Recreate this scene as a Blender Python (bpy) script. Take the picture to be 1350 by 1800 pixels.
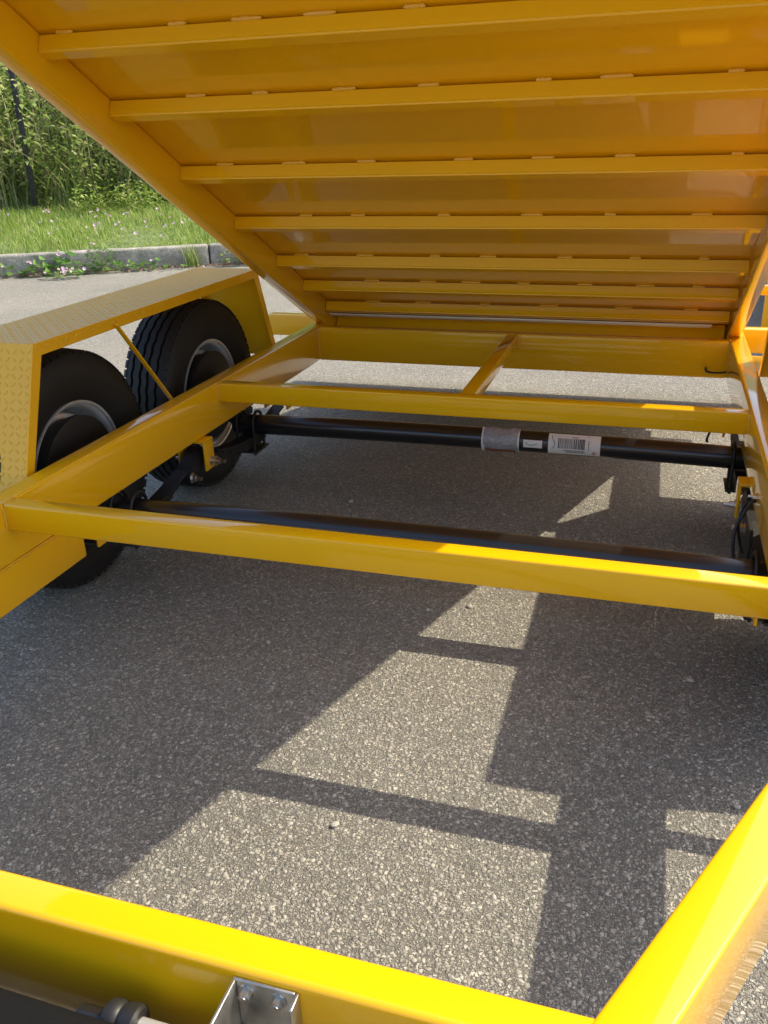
import bpy, bmesh, math, random
import numpy as np
from mathutils import Vector, Matrix
random.seed(7); rng = np.random.default_rng(7)
scene = bpy.context.scene
for o in list(bpy.data.objects): bpy.data.objects.remove(o, do_unlink=True)
col = scene.collection
R = math.radians

# ------------------------------------------------------------------ camera
yaw, pitch, roll, fpx = 0.308, -0.4105, -0.0296, 1514.66
cam_loc = Vector((0.5531, -2.4057, 1.2328))
fw = Vector((-math.sin(yaw)*math.cos(pitch), math.cos(yaw)*math.cos(pitch), math.sin(pitch)))
rt = Vector((math.cos(yaw), math.sin(yaw), 0)); up = rt.cross(fw)
rt2 = rt*math.cos(roll)+up*math.sin(roll); up2 = -rt*math.sin(roll)+up*math.cos(roll)
cd = bpy.data.cameras.new('camera'); cam = bpy.data.objects.new('camera', cd); col.objects.link(cam)
m = Matrix((rt2, up2, -fw)).transposed().to_4x4(); m.translation = cam_loc; cam.matrix_world = m
cd.sensor_fit = 'HORIZONTAL'; cd.sensor_width = 36; cd.lens = fpx/1350*36; cd.clip_start = .02; cd.clip_end = 500
scene.camera = cam
# ------------------------------------------------------------------ light
SA, SM = 0.803, 0.504          # sun displacement per metre of height (x, y)
to_sun = Vector((SA, SM, 1)).normalized()
w = bpy.data.worlds.new('World'); scene.world = w; w.use_nodes = True
nt = w.node_tree; nt.nodes.clear()
sky = nt.nodes.new('ShaderNodeTexSky'); sky.sky_type = 'NISHITA'; sky.sun_disc = False
sky.sun_elevation = math.asin(to_sun.z); sky.sun_rotation = math.atan2(SA, SM); sky.air_density = 1.0; sky.dust_density = 2.4; sky.ozone_density = .7
bg = nt.nodes.new('ShaderNodeBackground'); bg.inputs[1].default_value = 0.15
wo = nt.nodes.new('ShaderNodeOutputWorld'); nt.links.new(sky.outputs[0], bg.inputs[0]); nt.links.new(bg.outputs[0], wo.inputs[0])
sl = bpy.data.lights.new('sun', 'SUN'); sl.energy = 2.7; sl.angle = R(.53); sl.color = (1, .90, .71)
so = bpy.data.objects.new('sun', sl); col.objects.link(so); so.rotation_euler = to_sun.to_track_quat('Z', 'Y').to_euler(); so.location = (6, 4, 8)
scene.view_settings.view_transform = 'Standard'; scene.view_settings.look = 'None'
scene.view_settings.exposure = 1.06; scene.view_settings.gamma = 1.0; scene.view_settings.use_curve_mapping = False
scene.render.engine = 'CYCLES'
scene.cycles.max_bounces = 7; scene.cycles.diffuse_bounces = 5; scene.cycles.glossy_bounces = 4
scene.render.resolution_x = 768; scene.render.resolution_y = 1024

# ------------------------------------------------------------------ materials
class NT:
    def __init__(s, name):
        s.m = bpy.data.materials.new(name); s.m.use_nodes = True; s.t = s.m.node_tree
        s.p = s.t.nodes['Principled BSDF']
    def n(s, typ, **k):
        q = s.t.nodes.new('ShaderNode'+typ)
        for a, b in k.items():
            if a.startswith('i_'):
                key = a[2:].replace('_', ' ')
                q.inputs[int(key) if key.isdigit() else key].default_value = b
            else: setattr(q, a, b)
        return q
    def l(s, a, b): s.t.links.new(a, b)
    def ramp(s, fac, stops, interp='LINEAR'):
        r = s.n('ValToRGB'); r.color_ramp.interpolation = interp
        e = r.color_ramp.elements
        while len(e) < len(stops): e.new(.5)
        for k, (p, c) in zip(e, stops): k.position = p; k.color = (*c, 1) if len(c) == 3 else c
        s.l(fac, r.inputs[0]); return r.outputs[0]
    def mix(s, fac, a, b, blend='MIX'):
        x = s.n('Mix', data_type='RGBA', blend_type=blend)
        if isinstance(fac, (int, float)): x.inputs[0].default_value = fac
        else: s.l(fac, x.inputs[0])
        for i, v in ((6, a), (7, b)):
            if isinstance(v, tuple): x.inputs[i].default_value = (*v, 1)
            else: s.l(v, x.inputs[i])
        return x.outputs[2]
    def math(s, op, a, b=0.0):
        x = s.n('Math', operation=op)
        for i, v in ((0, a), (1, b)):
            if isinstance(v, (int, float)): x.inputs[i].default_value = v
            else: s.l(v, x.inputs[i])
        return x.outputs[0]
    def coord(s, kind='Object'): return s.n('TexCoord').outputs[kind]
    def pos(s): return s.n('NewGeometry').outputs['Position']
    def noise(s, vec, scale, detail=4, rough=.55):
        x = s.n('TexNoise'); x.inputs['Scale'].default_value = scale; x.inputs['Detail'].default_value = detail; x.inputs['Roughness'].default_value = rough
        s.l(vec, x.inputs['Vector']); return x.outputs['Fac']
    def bump(s, h, strength=.3, dist=.01, normal=None):
        b = s.n('Bump'); b.inputs['Strength'].default_value = strength; b.inputs['Distance'].default_value = dist
        s.l(h, b.inputs['Height'])
        if normal: s.l(normal, b.inputs['Normal'])
        return b.outputs[0]
    def set(s, **k):
        for a, b in k.items(): s.p.inputs[a.replace('_', ' ')].default_value = (*b, 1) if isinstance(b, tuple) and len(b) == 3 else b

def simple(name, c, rough=.5, metal=0., bump=None, **k):
    s = NT(name); s.set(Base_Color=c, Roughness=rough, Metallic=metal, **k)
    if bump:
        h = s.noise(s.coord(), bump[0], 4); s.l(s.bump(h, bump[1], bump[2]), s.p.inputs['Normal'])
    return s.m

def yellow_paint(name, ripple=.02, coat=1.0, cr=.03, spec=.15, br=.35):
    s = NT(name); P = s.pos()
    big = s.noise(P, 3.0, 3); fine = s.noise(P, 900, 2)
    c = s.mix(s.ramp(big, [(.3, (0, 0, 0)), (.75, (1, 1, 1))]), (.86, .445, .002), (.90, .47, .003))
    # dust and tiny rub marks
    spots = s.ramp(s.noise(P, 60, 6, .7), [(.66, (0, 0, 0)), (.80, (1, 1, 1))])
    c = s.mix(s.math('MULTIPLY', spots, .18), c, (.55, .40, .16))
    s.l(c, s.p.inputs['Base Color'])
    s.l(s.math('ADD', s.math('MULTIPLY', spots, .2), br), s.p.inputs['Roughness'])
    s.set(Specular_IOR_Level=spec, Coat_Weight=coat, Coat_Roughness=cr, Coat_IOR=1.48)
    wv = s.noise(P, 14, 2); 
    nrm = s.bump(wv, ripple, .004); nrm2 = s.bump(fine, .015, .0005, nrm)
    s.l(nrm2, s.p.inputs['Normal']); s.l(nrm2, s.p.inputs['Coat Normal'])
    return s.m
YEL = yellow_paint('yellow_gloss_paint')
YELF = yellow_paint('yellow_paint_tread_plate', .08, .7, .22, .3, .42)
BLK = simple('black_gloss_axle_paint', (.012, .012, .013), .28, bump=(35, .08, .003), Coat_Weight=.5, Coat_Roughness=.1)
BLKM = simple('black_spring_steel', (.016, .015, .014), .5, bump=(60, .2, .002))
ZINC = simple('zinc_bolt', (.62, .60, .55), .32, 1.0, bump=(200, .2, .001))
def rubber():
    s = NT('tyre_rubber'); P = s.coord()
    h = s.noise(P, 160, 3); d = s.noise(P, 9, 4)
    s.l(s.mix(d, (.006, .006, .006), (.015, .014, .013)), s.p.inputs['Base Color'])
    s.set(Roughness=.62); s.l(s.bump(h, .25, .0015), s.p.inputs['Normal']); return s.m
RUB = rubber()
RIM = simple('silver_rim_paint', (.78, .77, .74), .28, .55, bump=(40, .08, .002))
def alu():
    s = NT('brushed_aluminium'); P = s.coord()
    mp = s.n('Mapping'); mp.inputs['Scale'].default_value = (40, 40, 4); s.l(P, mp.inputs[0])
    n1 = s.noise(mp.outputs[0], 12, 4); n2 = s.noise(P, 35, 5)
    s.l(s.ramp(n2, [(.3, (.42, .41, .38)), (.7, (.62, .61, .58))]), s.p.inputs['Base Color'])
    s.l(s.ramp(n1, [(.2, (.3,)*3), (.8, (.5,)*3)]), s.p.inputs['Roughness'])
    s.set(Metallic=1.0); s.l(s.bump(n1, .08, .001), s.p.inputs['Normal']); return s.m
ALU = alu()
BPL = simple('black_moulded_plastic', (.007, .0068, .0066), .8, bump=(70, .3, .004), Specular_IOR_Level=.12)
GREYROD = simple('grey_ram_rod', (.55, .54, .52), .38, .5, bump=(80, .1, .001))
WHITE = simple('white_label_paper', (.80, .78, .74), .6)
PALE = simple('pale_sunlit_slit', (.90, .80, .60), .8, bump=(50, .3, .003))  # painted brightness of sunlit ground seen through a slit by the hinge
INK = simple('black_ink', (.03, .03, .03), .6)
TEAL = simple('teal_marker_ink', (.0, .28, .24), .5)
RED = simple('red_ink', (.45, .03, .03), .5)
RUST = simple('red_brown_card', (.22, .07, .03), .6)
POUCH = simple('clear_plastic_pouch', (.34, .345, .35), .2, bump=(60, 1.0, .012), Coat_Weight=.6)
CABLE = simple('black_cable', (.012, .012, .014), .45)
WELD = simple('yellow_weld_bead', (.80, .40, .015), .32, bump=(260, .6, .002), Coat_Weight=.6)

def asphalt(name):
    s = NT(name); P = s.pos()
    warp = s.n('TexNoise'); warp.inputs['Scale'].default_value = 60; s.l(P, warp.inputs['Vector'])
    wv = s.n('VectorMath', operation='SCALE'); wv.inputs['Scale'].default_value = .012; s.l(warp.outputs['Color'], wv.inputs[0])
    ad = s.n('VectorMath', operation='ADD'); s.l(P, ad.inputs[0]); s.l(wv.outputs[0], ad.inputs[1]); Q = ad.outputs[0]
    def vor(scale, feat='F1'):
        v = s.n('TexVoronoi', feature=feat); v.inputs['Scale'].default_value = scale; s.l(Q, v.inputs['Vector']); return v
    a = vor(150); ae = vor(150, 'DISTANCE_TO_EDGE'); b = vor(330); be = vor(330, 'DISTANCE_TO_EDGE')
    def cols(v):
        sep = s.n('SeparateColor'); s.l(v.outputs['Color'], sep.inputs[0])
        return s.ramp(sep.outputs[0], [(0, (.21, .202, .176)), (.3, (.31, .297, .257)), (.55, (.40, .382, .328)), (.8, (.48, .456, .388)), (1, (.60, .575, .505))]), sep.outputs[1]
    ca, sel = cols(a); cb, _ = cols(b)
    big = s.ramp(sel, [(.50, (0, 0, 0)), (.54, (1, 1, 1))])
    c = s.mix(big, cb, ca)
    edge = s.mix(big, s.ramp(be.outputs['Distance'], [(0, (.15, .15, .15)), (.22, (1, 1, 1))]), s.ramp(ae.outputs['Distance'], [(0, (.15, .15, .15)), (.18, (1, 1, 1))]))
    c = s.mix(edge, (.165, .158, .137), c)
    lum = s.noise(P, .9, 5, .6)
    c = s.mix(1.0, c, s.ramp(lum, [(.3, (.82, .81, .80)), (.7, (1.08, 1.06, 1.02))]), 'MULTIPLY')
    st = s.ramp(s.noise(P, 2.3, 6, .65), [(.62, (1, 1, 1)), (.74, (.80, .78, .74))])
    c = s.mix(1.0, c, st, 'MULTIPLY')
    s.l(c, s.p.inputs['Base Color']); s.set(Roughness=.85, Specular_IOR_Level=.3)
    hgt = s.math('ADD', s.math('MULTIPLY', edge, .7), s.math('MULTIPLY', s.noise(P, 420, 3), .5))
    hgt = s.math('ADD', hgt, s.math('MULTIPLY', sel, .6))
    s.l(s.bump(hgt, .85, .0045), s.p.inputs['Normal']); return s.m
ASPH = asphalt('weathered_chip_asphalt')
def island(name, stops, rough=.7, trans=0., bump=None):
    s = NT(name); g = s.n('NewGeometry')
    c = s.ramp(g.outputs['Random Per Island'], stops)
    s.l(c, s.p.inputs['Base Color']); s.set(Roughness=rough, Specular_IOR_Level=.3)
    if bump: s.l(s.bump(s.noise(s.pos(), bump[0], 3), bump[1], bump[2]), s.p.inputs['Normal'])
    if trans:
        t = s.n('BsdfTranslucent'); s.l(c, t.inputs[0]); mx = s.n('MixShader'); mx.inputs[0].default_value = trans
        s.l(s.p.outputs[0], mx.inputs[1]); s.l(t.outputs[0], mx.inputs[2])
        s.l(mx.outputs[0], s.t.nodes['Material Output'].inputs[0])
    return s.m
CHIP = island('stone_chips', [(0, (.17, .163, .142)), (.3, (.25, .238, .205)), (.6, (.32, .304, .258)), (.9, (.385, .36, .30)), (1, (.46, .437, .38))], .8, bump=(300, .4, .002))
GRASS = island('grass_blades', [(0, (.15, .25, .035)), (.5, (.29, .42, .07)), (.8, (.42, .50, .13)), (1, (.62, .56, .30))], .5, .4)
WEEDG = island('weed_leaves', [(0, (.10, .17, .03)), (.5, (.29, .40, .09)), (.85, (.48, .56, .19)), (1, (.68, .64, .36))], .45, .45)
DRY = island('dry_straw', [(0, (.28, .24, .12)), (.6, (.42, .36, .20)), (1, (.55, .48, .32))], .6, .3)
BIND = island('bindweed_leaves', [(0, (.09, .20, .03)), (1, (.20, .36, .06))], .4, .4)
PINK = island('bindweed_petals', [(0, (.68, .42, .52)), (.5, (.75, .60, .66)), (1, (.80, .76, .78))], .5, .35)
LITT = island('leaf_litter', [(0, (.16, .075, .04)), (.5, (.28, .16, .10)), (1, (.42, .30, .22))], .8)
def concrete():
    s = NT('weathered_kerb_concrete'); P = s.pos()
    n1 = s.noise(P, 7, 7, .7); n2 = s.noise(P, 55, 5, .7); n3 = s.noise(P, 1.8, 4)
    c = s.ramp(n1, [(.3, (.18, .17, .145)), (.55, (.44, .41, .34)), (.75, (.68, .64, .55))])
    c = s.mix(s.ramp(n2, [(.35, (.5,)*3), (.6, (0,)*3)]), c, (.09, .085, .075))
    # lichen / lime spots
    c = s.mix(s.ramp(s.noise(P, 22, 4, .8), [(.68, (0,)*3), (.75, (.8,)*3)]), c, (.48, .45, .40))
    s.l(c, s.p.inputs['Base Color']); s.set(Roughness=.9); s.l(s.bump(n2, .7, .012), s.p.inputs['Normal']); return s.m
CONC = concrete()
def soil():
    s = NT('bank_soil'); P = s.pos(); n = s.noise(P, 6, 6)
    s.l(s.ramp(n, [(.3, (.10, .14, .04)), (.7, (.19, .25, .075))]), s.p.inputs['Base Color']); s.set(Roughness=.95)
    s.l(s.bump(s.noise(P, 25, 5), .8, .05), s.p.inputs['Normal']); return s.m
SOIL = soil()
POSTM = simple('black_fence_post_paint', (.014, .014, .013), .5, bump=(40, .2, .003))
WIREM = simple('dark_fence_wire', (.05, .055, .05), .5, .4)

# ------------------------------------------------------------------ helpers
def obj(name, me, mat=None, parent=None, loc=None, rot=None, smooth=False):
    if isinstance(me, bmesh.types.BMesh):
        b = me; me = bpy.data.meshes.new(name); b.to_mesh(me); b.free()
    if mat and not me.materials: me.materials.append(mat)
    if smooth:
        for p in me.polygons: p.use_smooth = True
    o = bpy.data.objects.new(name, me); col.objects.link(o)
    if parent: o.parent = parent
    if loc is not None: o.location = loc
    if rot is not None: o.rotation_euler = rot
    return o
def empty(name, loc=(0, 0, 0), parent=None):
    o = bpy.data.objects.new(name, None); col.objects.link(o); o.location = loc; o.empty_display_size = .1
    if parent: o.parent = parent
    return o
def tag(o, label=None, cat=None, group=None, kind=None):
    if label: o['label'] = label
    if cat: o['category'] = cat
    if group: o['group'] = group
    if kind: o['kind'] = kind
    return o
def bbox(x0, x1, y0, y1, z0, z1, bev=.005, seg=3, bm=None):
    own = bm is None
    b = bmesh.new()
    bmesh.ops.create_cube(b, size=1)
    for v in b.verts: v.co = Vector((x0+(v.co.x+.5)*(x1-x0), y0+(v.co.y+.5)*(y1-y0), z0+(v.co.z+.5)*(z1-z0)))
    if bev: bmesh.ops.bevel(b, geom=list(b.edges), offset=bev, segments=seg, affect='EDGES', profile=.5)
    if own: return b
    me = bpy.data.meshes.new('t'); b.to_mesh(me); b.free(); bm.from_mesh(me); bpy.data.meshes.remove(me); return bm
def shade(o, ang=35):
    me = o.data
    for p in me.polygons: p.use_smooth = True
    try: me.set_sharp_from_angle(angle=R(ang))
    except Exception: pass
    return o
def box(name, x0, x1, y0, y1, z0, z1, mat, parent=None, bev=.005, seg=3):
    return shade(obj(name, bbox(x0, x1, y0, y1, z0, z1, bev, seg), mat, parent), 50)
def beam(name, p0, p1, wd, ht, mat, parent, bev=.006, upv=Vector((0, 0, 1))):
    """box tube from p0 to p1; p0,p1 are the centre line"""
    p0, p1 = Vector(p0), Vector(p1); d = (p1-p0); L = d.length; d.normalize()
    s = d.cross(upv).normalized(); u = s.cross(d)
    b = bbox(-wd/2, wd/2, 0, L, -ht/2, ht/2, bev)
    M = Matrix((s, d, u)).transposed().to_4x4(); M.translation = p0
    b.transform(M); return shade(obj(name, b, mat, parent), 50)
def tube_pts(pts, r, n=8, bm=None, closed=False):
    b = bm or bmesh.new(); pts = [Vector(p) for p in pts]; rings = []
    for i, p in enumerate(pts):
        d = (pts[min(i+1, len(pts)-1)]-pts[max(i-1, 0)]).normalized()
        a = d.orthogonal().normalized() if i == 0 else (pa-d*pa.dot(d)).normalized()
        pa = a; c = d.cross(a)
        rr = r[i] if isinstance(r, (list, tuple)) else r
        rings.append([b.verts.new(p+(a*math.cos(t)+c*math.sin(t))*rr) for t in [2*math.pi*k/n for k in range(n)]])
    for A, B in zip(rings, rings[1:]):
        for k in range(n): b.faces.new((A[k], A[(k+1) % n], B[(k+1) % n], B[k]))
    b.faces.new(rings[0][::-1]); b.faces.new(rings[-1]); return b
def lathe_x(prof, n=64, bm=None, zig=None):
    """revolve (x, r) profile round the x axis"""
    b = bm or bmesh.new(); rings = []
    for i in range(n):
        t = 2*math.pi*i/n; rg = []
        for k, (x, r) in enumerate(prof):
            xx = x+(zig(k, i) if zig else 0); rg.append(b.verts.new((xx, r*math.cos(t), r*math.sin(t))))
        rings.append(rg)
    for i in range(n):
        A, B = rings[i], rings[(i+1) % n]
        for k in range(len(prof)-1): b.faces.new((A[k], A[k+1], B[k+1], B[k]))
    return b
def bolt_mesh(r=.009, L=.022, ax='x'):
    b = bmesh.new()
    def cyl(r0, x0, x1, n):
        A = [b.verts.new((x0, r0*math.cos(2*math.pi*k/n), r0*math.sin(2*math.pi*k/n))) for k in range(n)]
        B = [b.verts.new((x1, v.co.y, v.co.z)) for v in A]
        for k in range(n): b.faces.new((A[k], A[(k+1) % n], B[(k+1) % n], B[k]))
        b.faces.new(B); b.faces.new(A[::-1])
    cyl(r*1.45, 0, .0018, 14); cyl(r, .0018, .0018+r*1.1, 6); cyl(r*.55, .0018+r*1.1, L, 10)
    bmesh.ops.recalc_face_normals(b, faces=list(b.faces))
    if ax == '-y': b.transform(Matrix.Rotation(R(-90), 4, 'Z'))
    if ax == '-x': b.transform(Matrix.Rotation(R(180), 4, 'Z'))
    return b
def copy_tree(o, parent=None):
    c = o.copy(); col.objects.link(c); c.parent = parent
    for ch in list(o.children): copy_tree(ch, c)
    return c
def np_mesh(name, verts, faces_flat, nper, mat):
    """verts (N,3); faces (M,nper)"""
    me = bpy.data.meshes.new(name); V = np.asarray(verts, np.float32); Fc = np.asarray(faces_flat, np.int32)
    me.vertices.add(len(V)); me.vertices.foreach_set('co', V.ravel())
    me.loops.add(Fc.size); me.loops.foreach_set('vertex_index', Fc.ravel())
    me.polygons.add(len(Fc)); me.polygons.foreach_set('loop_start', np.arange(0, Fc.size, nper, dtype=np.int32))
    me.update(calc_edges=True); me.validate(); me.materials.append(mat); return me

# ------------------------------------------------------------------ setting: ground, kerb, bank
KO = Vector((-4.22, 6.23, 0)); KA = .515
KT = Vector((math.cos(KA), math.sin(KA), 0)); KN = Vector((-math.sin(KA), math.cos(KA), 0))
KH = .215
def kpt(s, u, z=0): return KO+KT*s+KN*u+Vector((0, 0, z))
def bank_h(u): # height of planted bank at distance u behind the kerb face
    if u < .16: return KH-.02
    if u < 3.2: return KH-.02+(u-.16)*.085
    return KH-.02+3.04*.085+(u-3.2)*.62
b = bmesh.new()
f = b.faces.new([b.verts.new(p) for p in ((-120, -120, 0), (120, -120, 0), (120, 120, 0), (-120, 120, 0))])
tag(obj('asphalt_ground', b, ASPH), kind='structure')
# bank terrain
b = bmesh.new(); us = [.14, .5, 1, 2, 3.2, 4, 5, 6.5, 8, 10]; ss = [-14+i*.7 for i in range(46)]
g = [[b.verts.new(kpt(s, u, bank_h(u)+(random.uniform(-.03, .03) if u > .3 else 0))) for u in us] for s in ss]
for i in range(len(ss)-1):
    for j in range(len(us)-1): b.faces.new((g[i][j], g[i+1][j], g[i+1][j+1], g[i][j+1]))
tag(obj('grass_bank', b, SOIL, smooth=True), kind='structure')
# kerb, one object per stone
kerb = tag(empty('kerb', kpt(0, 0)), kind='structure')
joints = [-7.2, -4.8, -2.35, .125, 2.5, 4.9]
for s0, s1 in zip(joints, joints[1:]):
    b = bbox(s0+.008, s1-.008, 0, .15, -.05, KH, .022, 3)
    bmesh.ops.subdivide_edges(b, edges=[e for e in b.edges if e.calc_length() > .5], cuts=16)
    for v in b.verts: v.co += Vector((0, random.uniform(-.004, .004), random.uniform(-.004, .004)))
    o = shade(obj('kerb_stone', b, CONC, kerb), 40); o.rotation_euler = (0, 0, KA+random.uniform(-.004, .004))

# ------------------------------------------------------------------ trailer
W, H, HR, RW = .8444, .4805, .150, .060
Y1, Y2, Y3, Y0 = -.9198, .1624, 1.1177, -1.8311
C1H, C1W = .066, .046
T = empty('dump_trailer'); tag(T, 'yellow tandem axle dump trailer with its bed tipped up, seen from the front', 'trailer')
for s in (-1, 1):
    x0, x1 = sorted((s*W, s*(W+RW)))
    box('main_rail', x0, x1, -1.30, 1.355, H-HR, H, YEL, T, .007)
    box('lower_rail', x0+.001, x1-.001, -1.30, -.655, H-HR-(.112 if s < 0 else .040), H-HR-.002, YEL, T, .006)  # right one added shallower, its depth shaped for the ground shadow band
for y, nm in ((Y1, 'cross_member'), (Y2, 'cross_member')):
    box(nm, -W+.001, W-.001, y, y+C1W, H-C1H-.001, H-.001, YEL, T, .005)
box('rear_cross_member', -W+.001, W-.001, Y3, Y3+.05, H-HR+.002, H-.003, YEL, T, .006)
box('centre_strut', -.0167, .030, Y2+C1W, Y3, H-.052, H-.004, YEL, T, .005)
box('rear_bumper', -1.19, 1.19, 1.357, 1.417, .382, .479, YEL, T, .006)
for s in (-1, 1):
    box('light_bracket', *sorted((s*.90, s*1.225)), 1.60, 1.64, .575, .615, YEL, T, .005)
    box('light_bracket_post', *sorted((s*.88, s*.915)), 1.418, 1.64, .40, .574, YEL, T, .005)
def bead(p0, p1, r=.0042):
    p0, p1 = Vector(p0), Vector(p1); n = max(6, int((p1-p0).length/.006))
    pts = [p0.lerp(p1, i/n)+Vector([random.uniform(-.0009, .0009) for _ in range(3)]) for i in range(n+1)]
    rr = [r*.5]+[r*random.uniform(.8, 1.2) for _ in range(n-1)]+[r*.5]
    return shade(obj('weld_bead', tube_pts(pts, rr, 7), WELD, T), 60)
for s in (-1, 1):
    for y, hh, ww in ((Y1, C1H, C1W), (Y2, C1H, C1W), (Y3, HR-.004, .05)):
        bead((s*(W-.001), y-.0005, H-hh+.003), (s*(W-.001), y-.0005, H-.004))
        bead((s*(W-.001), y+ww+.0005, H-hh+.003), (s*(W-.001), y+ww+.0005, H-.004))
        bead((s*(W-.0005), y+.003, H-.0015), (s*(W-.0005), y+ww-.003, H-.0015), .003)
    bead((s*(W+.001), -1.25, H-HR-.0015), (s*(W+.001), -.66, H-HR-.0015), .0035)
for xx in (-.0175, .0308):
    bead((xx, Y3-.001, H-.050), (xx, Y3-.001, H-.008)); bead((xx, Y2+C1W+.001, H-.050), (xx, Y2+C1W+.001, H-.008))
# front cross tube and tongue beams
box('front_cross_member', -.70, .70, Y0-.048, Y0, H-.146, H, YEL, T, .008, 4)
DA = .4473
for s in (-1, 1):
    d0 = Vector((s*.5627, Y0, 0)); dv = Vector((s*math.sin(DA), math.cos(DA), 0)); nv = Vector((s*math.cos(DA), -math.sin(DA), 0))
    a = d0+nv*.03-dv*1.2; c = d0+nv*.03+dv*.60
    o = beam('tongue_beam', (a.x, a.y, H-.0735), (c.x, c.y, H-.0735), .060, .150, YEL, T, .0045)

# ---- fenders
FX, FZ, FYF, FYR, FW = .931, .7794, -.6092, .7294, .262
def lozenges(L, Wd, pitch=.021):
    """raised tread pattern on a L x Wd sheet in xy, z up"""
    V, Fc = [], []
    k = 0
    for i in range(int(L/pitch)):
        for j in range(int(Wd/pitch)):
            a = R(45) if (i+j) % 2 else R(-45); cx, cy = (i+.5)*pitch, (j+.5)*pitch
            if cx > L-.008 or cy > Wd-.008: continue
            ca, sa = math.cos(a), math.sin(a); hl, hw, h = .0092, .0032, .0010
            for (px, py, pz) in ((-hl, 0, 0), (0, -hw, 0), (hl, 0, 0), (0, hw, 0), (-hl*.5, 0, h), (hl*.5, 0, h)):
                V.append((cx+px*ca-py*sa, cy+px*sa+py*ca, pz))
            Fc += [(k, k+1, k+4), (k+1, k+5, k+4), (k+1, k+2, k+5), (k+2, k+3, k+5), (k+3, k+4, k+5), (k+3, k, k+4)]; k += 6
    return V, Fc
def fender(s):
    t = .004; lip = .034
    prof = [(FYF-.140, H-.085), (FYF, FZ), (FYR, FZ), (FYR+.140, H-.07)]     # outline front to rear
    def plate(pts):
        b = bmesh.new(); vs = []
        for (y, z) in pts: vs.append([b.verts.new((s*FX, y, z)), b.verts.new((s*(FX+FW), y, z))])
        for A, B in zip(vs, vs[1:]): b.faces.new((A[0], A[1], B[1], B[0]))
        # inner and outer lips
        cen = Vector((0, (FYF+FYR)/2, .45))
        for k, xs in ((0, s*FX), (1, s*(FX+FW))):
            low = []
            for i, (y, z) in enumerate(pts):
                if i == 0: q = (y+lip*.9, z)
                elif i == len(pts)-1: q = (y-lip*.9, z)
                elif i == 1: q = (y+lip*.8, z-lip)
                else: q = (y-lip*.8, z-lip)
                low.append(b.verts.new((xs, *q)))
            for i in range(len(pts)-1): b.faces.new((vs[i][k], vs[i+1][k], low[i+1], low[i]))
        bmesh.ops.recalc_face_normals(b, faces=list(b.faces))
        bmesh.ops.solidify(b, geom=list(b.faces), thickness=t)
        return b
    F = obj('fender', plate(prof), YELF, T)
    m_ = F.modifiers.new('bev', 'BEVEL'); m_.width = .004; m_.segments = 2; m_.limit_method = 'ANGLE'; m_.angle_limit = R(40)
    segs = list(zip(prof, prof[1:]))
    Vall, Fall = [], []
    for (ya, za), (yb_, zb_) in segs:
        L = math.hypot(yb_-ya, zb_-za); V, Fc = lozenges(L, FW)
        dy, dz = (yb_-ya)/L, (zb_-za)/L; ny, nz = -dz, dy
        off = len(Vall)
        for (l, w_, h) in V: Vall.append((s*(FX+w_), ya+dy*l+ny*(h+t*.0+.0005), za+dz*l+nz*(h+.0005)))
        Fall += [tuple(i+off for i in q) for q in Fc]
    # lip pattern on the inner side
    V, Fc = lozenges(FYR-FYF, .03, .021); off = len(Vall)
    for (l, w_, h) in V: Vall.append((s*(FX-h-.0005), FYF+l, FZ-w_-.002))
    Fall += [tuple(i+off for i in q) for q in Fc]
    me = bpy.data.meshes.new('tread_pattern'); me.from_pydata(Vall, [], Fall)
    bb = bmesh.new(); bb.from_mesh(me); bmesh.ops.recalc_face_normals(bb, faces=list(bb.faces)); bb.to_mesh(me); bb.free()
    o = obj('tread_pattern', me, YELF, F); o['kind'] = 'stuff'
    # brace
    br = beam('fender_brace', (s*.920, -.261, .760), (s*.912, -.021, .462), .004, .016, YEL, F, .001, Vector((1, 0, 0)))
    box('shadow_outrigger', *sorted((s*(W+RW), s*1.19)), -.875, -.835, .405, .428, YEL, F, .004)  # unseen outrigger bar, added for the shadow strip it casts
for s in (-1, 1): fender(s)

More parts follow.
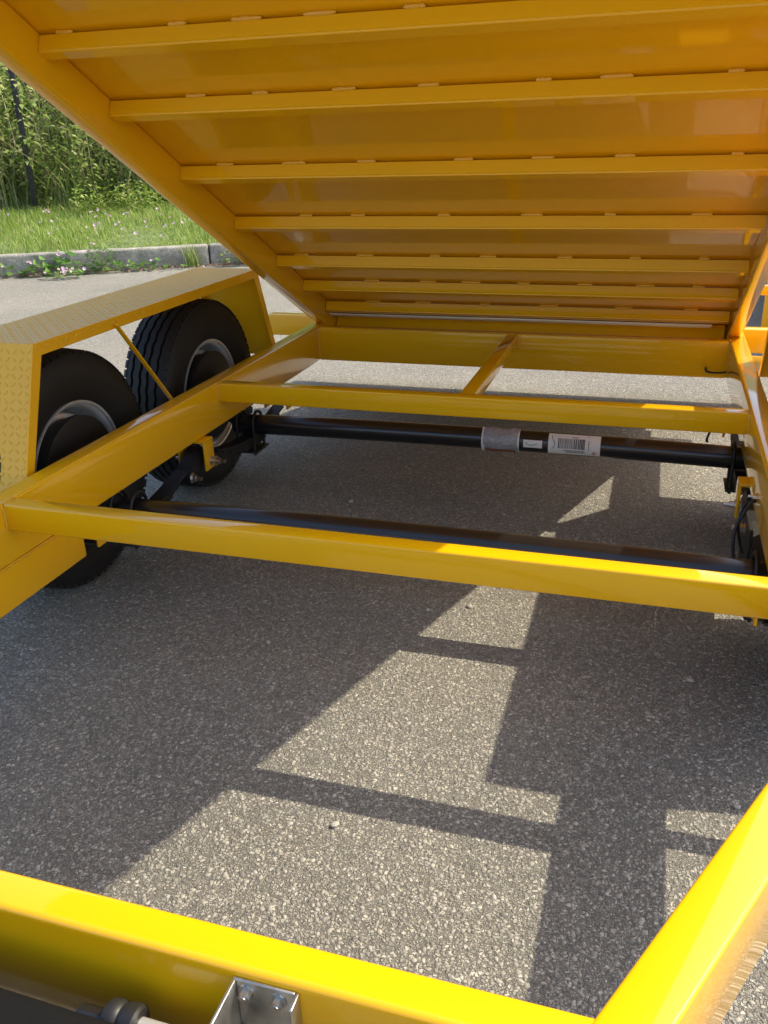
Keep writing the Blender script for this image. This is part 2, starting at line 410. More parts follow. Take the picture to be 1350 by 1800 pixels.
# ---- wheels
TR, TWD, TIN = .354, .190, 1.000
def make_wheel():
    w_ = empty('wheel', (0, 0, 0), T)
    hw = TWD/2
    half = [(-.070, .205), (-.074, .212), (-.083, .235), (-.093, .270), (-.095, .290), (-.091, .315), (-.084, .333), (-.076, .3435)]
    tread = [(-.0745, .348), (-.060, .3515), (-.052, .3525), (-.050, .343), (-.044, .343), (-.042, .353), (-.020, .354), (-.018, .344), (-.011, .344), (-.009, .354)]
    prof = [(x, r) for x, r in half]+tread+[(-x, r) for x, r in tread[::-1]]+[(-x, r) for x, r in half[::-1]]
    nh, ntr = len(half), len(tread)
    n = 168
    def zig(k, i):
        if nh+2 <= k < nh+2*ntr-2: return (.0017 if (i//2) % 2 else -.0017)
        return 0
    ty = shade(obj('tyre', lathe_x(prof, n, zig=zig), RUB, w_), 32)
    # shoulder lugs: small blocks round both shoulders
    b = bmesh.new()
    for i in range(64):
        t = 2*math.pi*i/64
        for sd in (-1, 1):
            M = Matrix.Rotation(t, 4, 'X') @ Matrix.Translation((sd*.0770, 0, .3445)) @ Matrix.Rotation(sd*R(28), 4, 'Y')
            q = bmesh.new(); bmesh.ops.create_cube(q, size=1); q.transform(M @ Matrix.Diagonal((.013, .026, .008, 1)))
            me = bpy.data.meshes.new('t'); q.to_mesh(me); q.free(); b.from_mesh(me); bpy.data.meshes.remove(me)
    o = obj('shoulder_lugs', b, RUB, w_); o['kind'] = 'stuff'
    rim = [(.078, .200), (.080, .207), (.074, .207), (.070, .196), (.060, .186), (.040, .184), (.0, .176), (-.045, .172), (-.060, .184), (-.070, .196), (-.074, .207), (-.080, .207), (-.079, .199), (-.072, .190), (-.060, .178), (-.045, .164), (.0, .168), (.02, .165), (.03, .12), (.02, .06), (.02, .03)]
    shade(obj('rim', lathe_x(rim, 64), RIM, w_), 40)
    dr = [(-.02, .0), (-.02, .140), (.0, .150), (.062, .150), (.064, .163), (.084, .164), (.086, .155), (.084, .10), (.092, .06), (.11, .045), (.11, .0)]
    shade(obj('brake_drum', lathe_x([(x, max(r, .001)) for x, r in dr], 48), BLKM, w_), 40)
    return w_
w0 = make_wheel()
AY = (-.3974, .4321)
first = True
for s in (1, -1):
    for y in AY:
        o = w0 if first else copy_tree(w0, T); first = False
        o.location = (s*(TIN+.095), y, TR+.001); o.rotation_euler = (random.uniform(0, 6), 0, math.pi if s > 0 else 0)
        # prototype: +x faces inward on the left side
        o.rotation_euler = (random.uniform(0, 6), 0, 0 if s < 0 else math.pi)

# ---- axles with papers
AZ, AR = .252, .037
def axle(y, dz=0.):
    L = .93; b = bmesh.new(); pts = []
    for k in range(33):
        x = -L+2*L*k/32; pts.append((x, y, AZ+dz+.010*(1-(x/L)**2)-.004))
    tube_pts(pts, AR, 28, b); a = shade(obj('axle', b, BLK, T), 45)
    for s in (-1, 1):
        b = tube_pts([(s*.90, y, AZ), (s*.95, y, AZ+.03), (s*.98, y, TR-.01), (s*1.06, y, TR)], .028, 14)
        shade(obj('spindle_arm', b, BLKM, a), 60)
    return a
ax = [axle(AY[0], -.007), axle(AY[1])]
def patch(name, x0, x1, a0, a1, mat, parent, r, y=AY[1], n=8, bow=None, dx=0):
    """sheet wrapped round the axle front; angles measured from straight up towards the camera"""
    b = bmesh.new(); zc = AZ+.006; rows = []
    nx = 6
    for i in range(n+1):
        a = a0+(a1-a0)*i/n; row = []
        for j in range(nx+1):
            x = x0+(x1-x0)*j/nx+dx*(i/n); rr = r+(bow(i/n, j/nx) if bow else 0)
            row.append(b.verts.new((x, y-rr*math.sin(a), zc+rr*math.cos(a))))
        rows.append(row)
    for A, B in zip(rows, rows[1:]):
        for j in range(nx): b.faces.new((A[j], B[j], B[j+1], A[j+1]))
    bmesh.ops.recalc_face_normals(b, faces=list(b.faces))
    return shade(obj(name, b, mat, parent), 60)
A2 = ax[1]
lab = patch('barcode_label', .252, .424, R(18), R(138), WHITE, A2, AR+.0016); lab['label'] = 'white barcode sticker'
x = .285
bars = bmesh.new()
def sub_patch(x0, x1, a0, a1, r):
    n = 8; vs = [bars.verts.new((xx, AY[1]-r*math.sin(a), AZ+.006+r*math.cos(a))) for a in [a0+(a1-a0)*i/n for i in range(n+1)] for xx in (x0, x1)]
    for i in range(n): bars.faces.new((vs[2*i], vs[2*i+2], vs[2*i+3], vs[2*i+1]))
while x < .372:
    wd = random.choice((.0012, .0012, .0022, .0032)); sub_patch(x, x+wd, R(46), R(98), AR+.0022); x += wd+random.choice((.0012, .0018, .0026))
for k, (xa, xb, an) in enumerate(((.305, .372, 106), (.312, .374, 115), (.33, .352, 36))):
    x = xa
    while x < xb:
        q = random.uniform(.002, .004); sub_patch(x, x+q, R(an), R(an+5), AR+.0022); x += q+.0012
for k in range(7): sub_patch(.384+random.uniform(0, .002), .388, R(52+k*7), R(56+k*7), AR+.0022)
sub_patch(.384, .388, R(28), R(32), AR+.0022)
o = obj('printed_bars', bars, INK, A2)
bars = bmesh.new(); sub_patch(.398, .410, R(116), R(124), AR+.0022); sub_patch(.402, .407, R(106), R(112), AR+.0022); obj('printed_mark', bars, RED, A2)
def stroke(pts, name='marker_stroke'):
    q = [(x, AY[1]-(AR+.0026)*math.sin(R(a)), AZ+.006+(AR+.0026)*math.cos(R(a))) for x, a in pts]
    obj(name, tube_pts(q, .0011, 5), TEAL, A2)
stroke([(.263, 32), (.266, 50), (.270, 62), (.276, 68)]); stroke([(.270, 62), (.274, 80), (.272, 92), (.265, 102)])
p2 = patch('check_label', .168, .232, R(66), R(106), WHITE, A2, AR+.0018); p2['label'] = 'small white sticker with a green tick'
stroke([(.176, 78), (.184, 90), (.196, 92), (.216, 82)])
bw = lambda u, v: .004+.006*math.sin(u*math.pi)*math.sin(v*math.pi)+.003*math.sin(9*v+5*u)
pc = patch('document_pouch', .030, .152, R(12), R(150), POUCH, A2, AR+.004, bow=bw, n=12); pc['label'] = 'clear plastic document pouch'
patch('pouch_edge', .024, .034, R(12), R(150), WHITE, A2, AR+.0075, n=10)
patch('pouch_card', .038, .144, R(114), R(126), RUST, A2, AR+.0150, n=3)
patch('pouch_edge', .148, .154, R(12), R(135), WHITE, A2, AR+.0072, n=10)

# ---- springs, hangers, equaliser, bolts
SX = W+RW/2
bolt_in = bolt_mesh(.0105, .030)
bme = bpy.data.meshes.new('bolt'); bolt_in.to_mesh(bme); bolt_in.free(); bme.materials.append(ZINC)
def bolt(loc, rz=0, parent=T, sc=1, ry=0):
    o = bpy.data.objects.new('bolt', bme); col.objects.link(o); o.parent = parent; o.location = loc; o.rotation_euler = (random.uniform(0, 1), ry, rz); o.scale = (sc,)*3; return o
def hanger(s, y, depth=.095, wy=.055):
    t = .008; b = bmesh.new(); z1 = H-HR-.001; hx = .048
    for sg in (-1, 1):
        bbox(s*SX+sg*hx-t/2, s*SX+sg*hx+t/2, y-wy/2, y+wy/2, z1-depth, z1-.004, .0025, 2, b)
    bbox(s*SX-hx-t/2, s*SX+hx+t/2, y-wy/2, y+wy/2, z1-t-.002, z1-.0005, .0025, 2, b)
    h = shade(obj('spring_hanger', b, YEL, T), 50)
    bolt((s*(SX-hx-t/2), y+.006, z1-depth+.026), 0 if s < 0 else math.pi, h)
    bolt((s*(SX+hx+t/2), y+.006, z1-depth+.026), math.pi if s < 0 else 0, h)
    bolt((s*(SX-hx-t/2), y+.006, z1-depth+.026), 0 if s > 0 else 0, h) if False else None
    return h
def spring(s, y, e0, e1):
    S = empty('leaf_spring', (s*SX, y, 0), T)
    half = .355; zc = AZ-AR-.006
    for k in range(5):
        f_ = 1-.17*k
        b = bmesh.new(); pr = []
        for i in range(17):
            yy = (e0+(e1-e0)*i/16)*f_; z = zc-.0088*k+.045*(yy/.31)**2
            pr.append([b.verts.new((sx, yy, z+dz)) for sx, dz in ((-.024, .0), (.024, .0), (.024, -.0075), (-.024, -.0075))])
        for A, B in zip(pr, pr[1:]):
            for q in range(4): b.faces.new((A[q], A[(q+1) % 4], B[(q+1) % 4], B[q]))
        b.faces.new(pr[0]); b.faces.new(pr[-1][::-1]); bmesh.ops.recalc_face_normals(b, faces=list(b.faces))
        shade(obj('leaf', b, BLKM, S), 40)
    for yy in (-.034, .034):
        for xo in (-.034, .034):
            pass
    for xo in (-.034, .034):   # U bolts over the axle tube
        pts = []
        for i in range(13):
            a = math.pi*i/12; pts.append((xo, -math.cos(a)*(AR+.005), AZ+.006+math.sin(a)*(AR+.005)))
        pts = [(xo, -(AR+.005), zc-.068)]+pts+[(xo, AR+.005, zc-.068)]
        shade(obj('u_bolt', tube_pts(pts, .0055, 8), BLKM, S), 60)
    box('tie_plate', -.048, .048, -.055, .055, zc-.060, zc-.051, BLKM, S, .002)
    return S
for s in (-1, 1):
    for y in (AY[0]-.205, AY[1]+.275): hanger(s, y)
    hanger(s, .018, .105, .062)
    for y, e0, e1 in ((AY[0], -.20, .31), (AY[1], -.31, .27)): spring(s, y, e0, e1)
    # equaliser: rocking cast piece between the two springs
    b = bmesh.new(); pr = [(-.105, .232), (-.05, .275), (0, .300), (.05, .275), (.105, .232), (.10, .205), (.04, .235), (0, .245), (-.04, .235), (-.10, .205)]
    A = [b.verts.new((s*SX-.027, .018+y, z)) for y, z in pr]; B = [b.verts.new((s*SX+.027, .018+y, z)) for y, z in pr]
    for k in range(10): b.faces.new((A[k], A[(k+1) % 10], B[(k+1) % 10], B[k]))
    b.faces.new(A); b.faces.new(B[::-1]); bmesh.ops.recalc_face_normals(b, faces=list(b.faces))
    e = obj('equaliser', b, BLKM, T)
    bolt((s*(SX-.027), .10, .222), 0 if s < 0 else math.pi, e, 1.15); bolt((s*(SX-.027), -.07, .222), 0 if s < 0 else math.pi, e, 1.15)
    b = bmesh.new(); pl = [(-.20, .215), (-.185, .262), (-.03, .262), (-.005, .225), (-.02, .085), (-.17, .080)]
    A = [b.verts.new((s*(W+.002), y, z)) for y, z in pl]; B = [b.verts.new((s*(W+.010), y, z)) for y, z in pl]
    for k in range(6): b.faces.new((A[k], A[(k+1) % 6], B[(k+1) % 6], B[k]))
    b.faces.new(A); b.faces.new(B[::-1]); bmesh.ops.recalc_face_normals(b, faces=list(b.faces))
    if s > 0: obj('shackle_plate', b, BLKM, T)
    else: b.free()
    # brake cables
    obj('brake_cable', tube_pts([(s*.905, AY[0]+.05, .40), (s*.90, AY[0]+.02, .36), (s*.93, AY[0]-.01, .31), (s*.99, AY[0], .30)], .003, 6), CABLE, T)
# cable looping down from the right rail
cab = [(W-.001, -.228, .372), (W-.012, -.232, .366), (W-.028, -.235, .33), (W-.044, -.255, .29), (W-.040, -.28, .23), (W-.015, -.30, .20), (W+.02, -.32, .19)]
def smooth_pts(P, n=6):
    P = [Vector(p) for p in P]; out = []
    for i in range(len(P)-1):
        p0, p1, p2, p3 = P[max(i-1, 0)], P[i], P[i+1], P[min(i+2, len(P)-1)]
        for k in range(n):
            t = k/n; out.append(.5*((2*p1)+(p2-p0)*t+(2*p0-5*p1+4*p2-p3)*t*t+(3*p1-p0-3*p2+p3)*t**3))
    return out+[P[-1]]
shade(obj('brake_cable', tube_pts(smooth_pts(cab), .0045, 8), CABLE, T), 60)
shade(obj('brake_cable', tube_pts(smooth_pts([(W-.001, -.224, .366), (W-.02, -.21, .35), (W-.03, -.19, .29), (W-.02, -.18, .23), (W-.01, -.19, .20)]), .004, 8), CABLE, T), 60)
bolt((W-.0005, -.226, .378), math.pi, T, .7)
shade(obj('wire_clip', tube_pts(smooth_pts([(.765, Y3-.004, .375), (.770, Y3-.012, .362), (.790, Y3-.014, .358), (.82, Y3-.010, .358), (.843, Y3-.012, .362)]), .004, 7), CABLE, T), 60)
shade(obj('brake_cable', tube_pts(smooth_pts([(.76, .46, AZ+AR), (.757, .455, .30), (.768, .47, .325), (.80, .52, .33)]), .004, 7), CABLE, T), 60)

# ---- dump bed
TH = .4782; ct, st = math.cos(TH), math.sin(TH)
WB, YB, ZB, JD, BRH, BRW = .8369, 1.146, .616, .0467, .0992, .0498
BED = empty('dump_bed', (0, YB, ZB), T)
# local bed frame: x across, y = +s (towards front, up the slope), z = normal to floor (up)
BED.rotation_mode = 'QUATERNION'
ex, ey, ez = Vector((-1, 0, 0)), Vector((0, -ct, st)), Vector((0, st, ct))
BED.rotation_quaternion = Matrix((ex, ey, ez)).transposed().to_quaternion()
S0, S1 = -.30, 2.78
box('floor_sheet', -WB-.03, WB+.03, S0, S1, .0005, .005, YEL, BED, 0)
for s in (-1, 1):
    x0, x1 = sorted((s*WB, s*(WB+BRW)))
    box('bed_side_rail', x0, x1, S0, S1, -BRH, -.0005, YEL, BED, .006)
    box('side_wall', x0+.012, x1-.012, S0, S1, .0055, .60, YEL, BED, .003)
    box('top_rail', x0-.004, x1+.004, S0, S1, .601, .655, YEL, BED, .006)
JS = [-.0761, .1994, .4811, .844, 1.214, 1.5797, 1.8586, 2.22, 2.55]
wm = None
for k, sj in enumerate(JS):
    # folded channel joist: front web, bottom flange with rounded corner, top kept a hair below the floor
    b = bbox(-WB+.0015, WB-.0015, sj-.038, sj, -JD, -.0072, 0)
    bmesh.ops.bevel(b, geom=[e for e in b.edges if all(v.co.z < -.02 for v in e.verts) and abs(e.verts[0].co.x-e.verts[1].co.x) > .5], offset=.005, segments=3, affect='EDGES')
    shade(obj('joist', b, YEL, BED), 50)
    xx = -WB+random.uniform(.10, .16)
    while xx < WB-.06:
        L = random.uniform(.03, .08)
        n = 9; pts = [(xx+L*i/n, sj+.0005+random.uniform(-.0006, .0006), -.0036+random.uniform(-.0006, .0006)) for i in range(n+1)]
        rr = [.002]+[random.uniform(.0048, .0064) for _ in range(n-1)]+[.002]
        shade(obj('weld_bead', tube_pts(pts, rr, 7), WELD, BED), 60)
        xx += random.uniform(.16, .30)
box('sunlit_slit_strip', -WB+.06, WB-.004, -.155, -.118, -.052, -.0475, PALE, BED, .001, 1)  # pale strip added in place of a see-through slit of sunlit ground
box('rear_bed_beam', -WB+.001, WB-.001, S0+.002, S0+.066, -BRH+.004, -.012, YEL, BED, .006)
box('shadow_tailgate', -WB+.01, WB-.01, -.70, S0-.008, -.045, -.014, YEL, BED, .004)  # unseen tailgate, added in line with the floor for its ground shadow
box('shadow_flap', -1.2, 1.2, -.985, -.704, -.045, -.014, YEL, BED, .004)  # unseen full-width flap, added to widen the rear ground shadow
for s in (-1, 1):
    box('hinge_lug', *sorted((s*(WB-.03), s*(WB+BRW-.002))), S0+.01, S0+.09, -BRH-.05, -BRH-.001, YEL, BED, .006)

# ---- front mounted gear: bracket, rod, black cover
yb_ = Y0-.0485
br = empty('cylinder_bracket', (0, 0, 0), T)
t = .0035
box('back_plate', .215, .281, yb_-t, yb_, H-.135, H-.008, ALU, br, .001, 2)
box('side_plate', .215, .215+t, yb_-.092, yb_-t-.0003, H-.135, H-.008, ALU, br, .001, 2)
box('end_flange', .2815, .285, yb_-.020, yb_, H-.135, H-.009, ALU, br, .001, 2)
bm_ = bolt_mesh(.0062, .010, '-y'); bmy = bpy.data.meshes.new('bracket_bolt'); bm_.to_mesh(bmy); bm_.free(); bmy.materials.append(ZINC)
for (bx, bz) in ((.229, H-.022), (.264, H-.022), (.229, H-.085), (.264, H-.085)):
    o = bpy.data.objects.new('bracket_bolt', bmy); col.objects.link(o); o.parent = br; o.location = (bx, yb_-t, bz)
yr, zr = yb_-.040, H-.066
ram = empty('hydraulic_ram', (0, 0, 0), T)
shade(obj('rod', lathe_x([(.10, .0005), (.10, .010), (.225, .010), (.226, .0005)], 24), GREYROD, ram, (0, yr, zr)), 50)
shade(obj('gland_nut', lathe_x([(.086, .0005), (.086, .018), (.089, .0205), (.100, .0205), (.103, .018), (.106, .0185), (.109, .021), (.121, .021), (.124, .018), (.124, .0005)], 32), BLKM, ram, (0, yr, zr)), 40)
shade(obj('barrel', lathe_x([(.05, .0005), (.05, .014), (.086, .014), (.0861, .0005)], 28), BLK, ram, (0, yr, zr-.012)), 50)
shade(obj('collar', lathe_x([(.2185, .010), (.2185, .019), (.227, .019), (.230, .014), (.230, .010)], 24), BLKM, ram, (0, yr, zr)), 50)
b = bbox(-.62, .190, yb_-.30, yb_-.050, H-.22, H-.018, .022, 5)
for v in b.verts:
    u = max(0, (v.co.x-.02)/.15); v.co.z -= .020*u*u; v.co.z += .004*math.sin(v.co.x*31)
cov = shade(obj('pump_cover', b, BPL, T), 60); cov['label'] = 'black moulded pump cover'

# ------------------------------------------------------------------ loose chips bedded in the asphalt (too many to count)
def stone_field(n, x0, x1, y0, y1, smin, smax, hmax):
    P = np.stack([rng.uniform(x0, x1, n), rng.uniform(y0, y1, n), np.zeros(n)], 1)
    r = smin+(smax-smin)*rng.random(n)**1.9; k = 6
    ang = np.sort(rng.random((n, k))*.7+np.arange(k)[None]*1.0, 1)/k*2*np.pi+rng.random((n, 1))*6.28
    el = rng.uniform(.55, 1.0, (n, 1)); rot = rng.random((n, 1))*6.28
    rad = r[:, None]*rng.uniform(.75, 1.15, (n, k))
    lx, ly = rad*np.cos(ang), rad*np.sin(ang)*el
    X = lx*np.cos(rot)-ly*np.sin(rot); Yv = lx*np.sin(rot)+ly*np.cos(rot)
    h = (r*rng.uniform(.06, .26, n)).clip(.0004, hmax); tx, tyv = rng.normal(0, .045, (n, 1)), rng.normal(0, .045, (n, 1))
    base = np.stack([P[:, :1]+X, P[:, 1:2]+Yv, np.full_like(X, -.002)], 2)
    top = np.stack([P[:, :1]+X*.86, P[:, 1:2]+Yv*.86, h[:, None]+X*.78*tx+Yv*.78*tyv], 2)
    V = np.concatenate([base, top], 1).reshape(-1, 3)
    off = (np.arange(n)*2*k)[:, None]
    tris = []
    for i in range(k):
        j = (i+1) % k; tris += [(i, j, k+j), (i, k+j, k+i)]
    for i in range(1, k-1): tris.append((k, k+i, k+i+1))
    tris = np.array(tris); Fc = (off[:, :, None]+tris[None]).reshape(-1, 3)
    return V, Fc
V1, F1 = stone_field(52000, -1.9, 1.35, -1.95, .4, .0020, .0074, .0008)
V2, F2 = stone_field(26000, -2.2, 1.5, .4, 3.4, .003, .0080, .0008)
me = np_mesh('stone_chips', np.concatenate([V1, V2]), np.concatenate([F1, F2+len(V1)]), 3, CHIP)
tag(obj('stone_chips', me), 'pale stone chips bedded in the asphalt under the trailer', 'gravel', kind='stuff')
# a few loose pebbles that can be told apart
peb = [(.13, -.30), (.30, -.12), (.22, -.02), (.34, -.06), (.02, -.35), (.80, -.945), (-.45, .35), (-.62, .05), (-.9, .62), (.72, -.52), (-.35, -.62), (.05, -1.2)]
for i, (px_, py_) in enumerate(peb):
    b = bmesh.new(); bmesh.ops.create_icosphere(b, subdivisions=2, radius=random.uniform(.006, .010))
    sc = (random.uniform(.8, 1.3), random.uniform(.7, 1.0), random.uniform(.5, .75))
    for v in b.verts: v.co = Vector((v.co.x*sc[0], v.co.y*sc[1], v.co.z*sc[2]))*random.uniform(.9, 1.1)
    o = obj('pebble', b, CHIP, None, (px_, py_, .004), (0, 0, random.uniform(0, 6)))
    tag(o, 'small loose pale pebble lying on the asphalt under the trailer', 'pebble', 'loose pebbles under the trailer')

# ------------------------------------------------------------------ vegetation
def blades(n, su, hmin, hmax, wid, mat, name, lean=.5, hfun=None):
    """curved grass blades; su: (n,2) positions in kerb frame"""
    base = np.array([kpt(s, u, bank_h(u)-.02) for s, u in su])
    a = rng.random(n)*2*np.pi; h = rng.uniform(hmin, hmax, n)
    if hfun is not None: h = h*hfun(su)
    ln = np.abs(rng.normal(0, lean, n))*h
    d = np.stack([np.cos(a), np.sin(a), np.zeros(n)], 1); side = np.stack([-np.sin(a+rng.normal(0, .8, n)), np.cos(a), np.zeros(n)], 1)
    w_ = rng.uniform(.6, 1.3, n)*wid
    ts = [0, .35, .7, 1.0]; V = []
    for t in ts:
        c = base+d*(ln*t*t)[:, None]+np.array([0, 0, 1])*(h*(t-.12*t*t))[:, None]
        ww = (w_*(1-t)**.6*.5)[:, None] if t < 1 else None
        if ww is None: V.append(c)
        else: V += [c-side*ww, c+side*ww]
    V = np.stack(V, 1).reshape(-1, 3); off = (np.arange(n)*7)[:, None, None]
    tr = np.array([(0, 1, 3), (0, 3, 2), (2, 3, 5), (2, 5, 4), (4, 5, 6)])[None]
    return np_mesh(name, V, (off+tr).reshape(-1, 3), 3, mat)
def su_rand(n, s0, s1, u0, u1): return np.stack([rng.uniform(s0, s1, n), rng.uniform(u0, u1, n)], 1)
SL, SR = -6.5, 3.0
me = blades(46000, su_rand(46000, SL, SR, .19, 3.6), .06, .17, .010, GRASS, 'grass', .55, lambda q: .75+.35*np.sin(q[:, 0]*3.1)*np.sin(q[:, 1]*2.3)+.25*q[:, 1]/3)
tag(obj('grass', me), 'short green lawn grass between the kerb and the fence', 'grass', kind='stuff')
me = blades(13000, su_rand(13000, SL, SR, 3.2, 8.5), .3, 1.1, .022, WEEDG, 'tall_grass', .75)
tag(obj('tall_grass', me), 'tall green grass growing thick on the bank behind the fence', 'grass', kind='stuff')
me = blades(3600, su_rand(3600, SL, SR, 3.2, 7.5), .6, 1.8, .018, DRY, 'dry_straw', .75)
tag(obj('dry_straw', me), 'dry straw coloured stalks among the tall weeds', 'dry grass', kind='stuff')
# leafy weeds: stems carrying many small leaves
def leaf_mass(nst, s0, s1, u0, u1, hmin, hmax, per, lsize, mat, name):
    su = su_rand(nst, s0, s1, u0, u1); base = np.array([kpt(s, u, bank_h(u)) for s, u in su])
    h = rng.uniform(hmin, hmax, nst); lean = rng.normal(0, .22, (nst, 2))
    idx = np.repeat(np.arange(nst), per); n = len(idx); t = rng.random(n)**.7
    c = base[idx]+np.stack([lean[idx, 0]*t*h[idx], lean[idx, 1]*t*h[idx], t*h[idx]], 1)
    a = rng.random(n)*6.283; el = rng.uniform(-.5, .8, n); L = lsize*rng.uniform(.5, 1.4, n)
    d = np.stack([np.cos(a)*np.cos(el), np.sin(a)*np.cos(el), np.sin(el)], 1); sd = np.stack([-np.sin(a), np.cos(a), rng.normal(0, .4, n)], 1)
    c = c+d*(rng.random(n)*.10)[:, None]
    V = np.stack([c, c+d*(L*.45)[:, None]+sd*(L*.24)[:, None], c+d*L[:, None]-np.array([0, 0, .25])*L[:, None], c+d*(L*.45)[:, None]-sd*(L*.24)[:, None]], 1).reshape(-1, 3)
    Fc = (np.arange(n)*4)[:, None]+np.array([[0, 1, 2, 3]])
    return np_mesh(name, V, Fc, 4, mat)
me = leaf_mass(1500, SL, SR, 3.2, 8, .3, 1.5, 40, .10, WEEDG, 'weeds')
tag(obj('leafy_weeds', me), 'dark leafy weeds massed on the bank behind the fence', 'weeds', kind='stuff')
me = leaf_mass(330, -1.5, 2.5, 2.5, 3.25, .10, .40, 24, .05, GRASS, 'weeds')
tag(obj('low_weeds', me), 'low bright green weeds at the foot of the fence', 'weeds', kind='stuff')

# chain link fence
FU = 3.05
fence = empty('chain_link_fence', kpt(-3.42, FU, bank_h(FU))); tag(fence, 'dark chain link fence with black posts in front of the tall weeds', 'fence')
fence.rotation_euler = (0, 0, KA)
for sx in (-1.4, 1.4, 4.2):
    b = bbox(sx-.035, sx+.035, -.03, .03, -.2, 2.5, .006, 2)
    shade(obj('post', b, POSTM, fence), 50)
def wires():
    V, Fc = [], []
    pit, hh, x0, x1 = .06, 2.4, -2.9, 5.8; r = .0026; k = 0
    nx = int((x1-x0)/pit); nz = int(hh/pit)
    for i in range(nx):
        for par in (0,):
            pts = []
            for j in range(nz+1):
                pts.append((x0+i*pit+(pit if j % 2 else 0), -.035+(.003 if j % 2 else -.003), j*pit))
            for j, p in enumerate(pts):
                for q in range(3):
                    a = q*2.0944; V.append((p[0]+r*math.cos(a), p[1]+r*math.sin(a), p[2]))
                if j:
                    o_ = k+(j-1)*3
                    for q in range(3): Fc.append((o_+q, o_+(q+1) % 3, o_+3+(q+1) % 3, o_+3+q))
            k += len(pts)*3
    return np_mesh('chain_link_mesh', np.array(V), np.array(Fc), 4, WIREM)
o = obj('chain_link_mesh', wires(), None, fence); o['kind'] = 'stuff'
for zt in (.05, 2.42): obj('line_wire', tube_pts([(-2.9, -.036, zt), (5.8, -.036, zt)], .003, 6), WIREM, fence)

# bindweed flowers
def flower_mesh(r=.022):
    b = bmesh.new(); n = 10; c = b.verts.new((0, 0, -.010)); A = []; B = []
    for i in range(n):
        a = 2*math.pi*i/n; A.append(b.verts.new((.45*r*math.cos(a), .45*r*math.sin(a), -.002))); q = r*(1 if i % 2 else .9)
        B.append(b.verts.new((q*math.cos(a), q*math.sin(a), .004)))
    for i in range(n):
        j = (i+1) % n; b.faces.new((c, A[i], A[j])); b.faces.new((A[i], B[i], B[j], A[j]))
    me = bpy.data.meshes.new('flower'); b.to_mesh(me); b.free(); me.materials.append(PINK); return me
flm = [flower_mesh(r_) for r_ in (.017, .020, .014)]
def flower(loc, parent=None, facing=None):
    o = bpy.data.objects.new('bindweed_flower' if parent is None else 'flower', random.choice(flm)); col.objects.link(o)
    o.location = loc; o.parent = parent
    o.rotation_euler = (R(random.uniform(15, 75)), 0, random.uniform(-.9, .9)+.3); s_ = random.uniform(.8, 1.15); o.scale = (s_,)*3
    return o
spots = [(-3.9, .6), (-3.7, 1.3), (-3.4, .35), (-3.1, .9), (-3.0, 1.6), (-2.9, .5)]
for cl, (cs, cu, nf, sp) in enumerate(((-2.1, .8, 5, .4), (-1.8, 1.8, 4, .3), (-1.55, 1.3, 5, .3), (-1.3, .6, 4, .3), (-.95, 1.25, 9, .16), (-.75, 1.5, 5, .3), (-.5, .8, 5, .3), (-.3, .4, 4, .2), (.05, 1.1, 10, .22), (.2, .6, 5, .2), (-1.1, .3, 3, .3))):
    for _ in range(nf):
        s_, u_ = cs+random.gauss(0, sp), max(.18, cu+random.gauss(0, sp*.8))
        o = flower(kpt(s_, u_, bank_h(u_)+random.uniform(.10, .22)))
        tag(o, 'pale pink bindweed flower open in the grass above the kerb', 'flower', 'bindweed flowers in the grass')
# bindweed plants at the kerb foot
def leaf_cluster(n, rad, h, lsize):
    V, Fc = [], []
    for i in range(n):
        a = random.uniform(0, 6.28); rr = rad*math.sqrt(random.random()); c = Vector((rr*math.cos(a), rr*math.sin(a)*.5, h*random.random()*(1-.4*rr/rad)+.015))
        ya = random.uniform(0, 6.28); el = random.uniform(-.2, .7); L = lsize*random.uniform(.6, 1.2)
        d = Vector((math.cos(ya)*math.cos(el), math.sin(ya)*math.cos(el), math.sin(el))); sd = Vector((-math.sin(ya), math.cos(ya), random.uniform(-.3, .3)))
        k = len(V); V += [c, c+d*L*.1+sd*L*.36, c+d*L*.55+sd*L*.24, c+d*L, c+d*L*.55-sd*L*.24, c+d*L*.1-sd*L*.36, c+d*L*.5-Vector((0, 0, L*.08))]
        Fc += [(k, k+1, k+6), (k+1, k+2, k+6), (k+2, k+3, k+6), (k+3, k+4, k+6), (k+4, k+5, k+6), (k+5, k, k+6)]
    me = bpy.data.meshes.new('leaves'); me.from_pydata([tuple(v) for v in V], [], Fc); return me
plants = [(-1.95, .22, .12, 22, .085, 3, 'small bindweed clump at the left end of the visible kerb'),
          (-1.68, .16, .14, 14, .09, 2, 'low bindweed with one flower next to the left kerb clump'),
          (-1.36, .24, .24, 30, .115, 3, 'broad leaved bindweed standing against the kerb face'),
          (-1.36, .20, .09, 44, .065, 14, 'bindweed with a thick cluster of pink flowers sprawling onto the asphalt'),
          (-1.0, .16, .36, 200, .042, 3, 'bushy weed climbing the kerb face with two violet flowers'),
          (-.80, .22, .11, 26, .075, 3, 'low creeping bindweed right of the bushy kerb weed'),
          (-.42, .28, .10, 28, .07, 0, 'small creeping leaves at the kerb foot before the joint'),
          (.48, .26, .22, 110, .065, 0, 'dark leafy weed at the kerb beside the tipped bed')]
for i, (s_, rad, h, n, ls, nf, lb) in enumerate(plants):
    u_ = -.12 if i != 3 else -.40
    P = empty('kerb_weed', kpt(s_, u_, 0)); P.rotation_euler = (0, 0, KA); tag(P, lb, 'weed', 'weeds along the kerb foot')
    obj('leaves', leaf_cluster(n, rad, h, ls), BIND if i != 7 else WEEDG, P)
    for _ in range(nf):
        flower((random.gauss(0, rad*.5), -.05+random.gauss(0, .04), random.uniform(.4, 1)*h+.02), P)
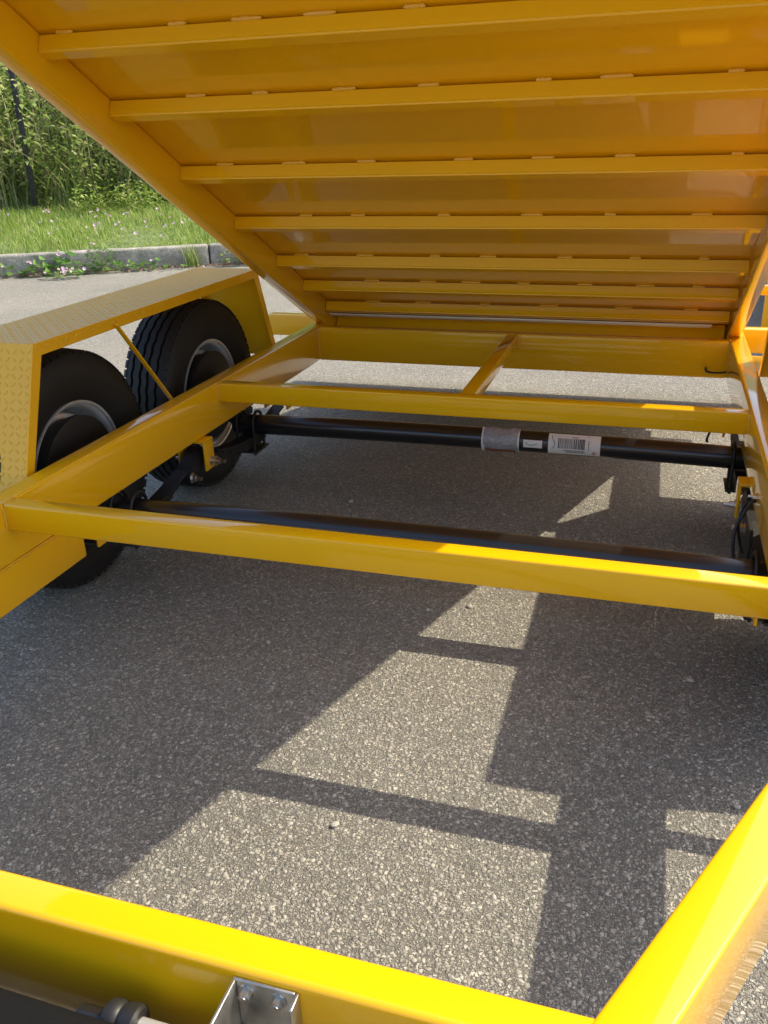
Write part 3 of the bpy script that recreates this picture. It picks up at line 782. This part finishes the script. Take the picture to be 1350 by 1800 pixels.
P = empty('grass_tuft', kpt(-.06, -.06, 0)); tag(P, 'upright grass tuft growing from the kerb joint', 'grass tuft')
su = np.stack([rng.normal(-.06, .03, 60), rng.normal(-.06, .015, 60)], 1)
b_ = blades(60, su, .12, .36, .012, GRASS, 'blades', .35)
arr = np.empty(len(b_.vertices)*3, np.float32); b_.vertices.foreach_get('co', arr); arr = arr.reshape(-1, 3); arr -= np.array(P.location)+np.array([0, 0, KH-.03]); b_.vertices.foreach_set('co', arr.ravel())
obj('blades', b_, None, P)
# leaf litter in the gutter
n = 1400; sp_ = rng.uniform(-5, 2, n); up_ = -np.abs(rng.normal(0, .09, n))-.005
c = np.array([kpt(a, q, .004+.02*random.random()) for a, q in zip(sp_, up_)]); a = rng.random(n)*6.28; L = rng.uniform(.012, .04, n)
d = np.stack([np.cos(a), np.sin(a), rng.normal(0, .25, n)], 1)*L[:, None]; e = np.stack([-np.sin(a), np.cos(a), rng.normal(0, .3, n)], 1)*(L*.35)[:, None]
V = np.stack([c-d*.5, c-e, c+d*.5, c+e], 1).reshape(-1, 3)
me = np_mesh('leaf_litter', V, (np.arange(n)*4)[:, None]+np.array([[0, 1, 2, 3]]), 4, LITT)
tag(obj('leaf_litter', me), 'brown dry leaf litter lying in the gutter along the kerb', 'leaf litter', kind='stuff')

# ------------------------------------------------------------------ second trailer parked behind, glimpsed at the right edge
T2 = empty('parked_trailer', (2.3, 4.75, 0)); tag(T2, 'second yellow trailer parked behind, glimpsed past the right fender', 'trailer')
for s in (-1, 1):
    box('main_rail', *sorted((s*.80, s*.86)), -1.6, 1.6, .34, .49, YEL, T2, .006)
    box('side_wall', *sorted((s*.82, s*.85)), -1.6, 1.6, .52, .72, YEL, T2, .004)
    for yy in (-1.2, -.4, .4, 1.2): box('stake', *sorted((s*.851, s*.89)), yy, yy+.05, .50, .72, YEL, T2, .004)
box('front_wall', -1.13, 1.13, -1.6, -1.56, .12, .72, YEL, T2, .004)
box('front_beam', -.79, .79, -1.66, -1.602, .34, .49, YEL, T2, .006)
box('deck', -.81, .81, -1.55, 1.6, .495, .515, YEL, T2, .002)
for s in (-1, 1):
    for yy in (-.2, .62):
        o = copy_tree(w0, T2); o.location = (s*.68, yy, TR+.001); o.scale = (.9, .9, .9)
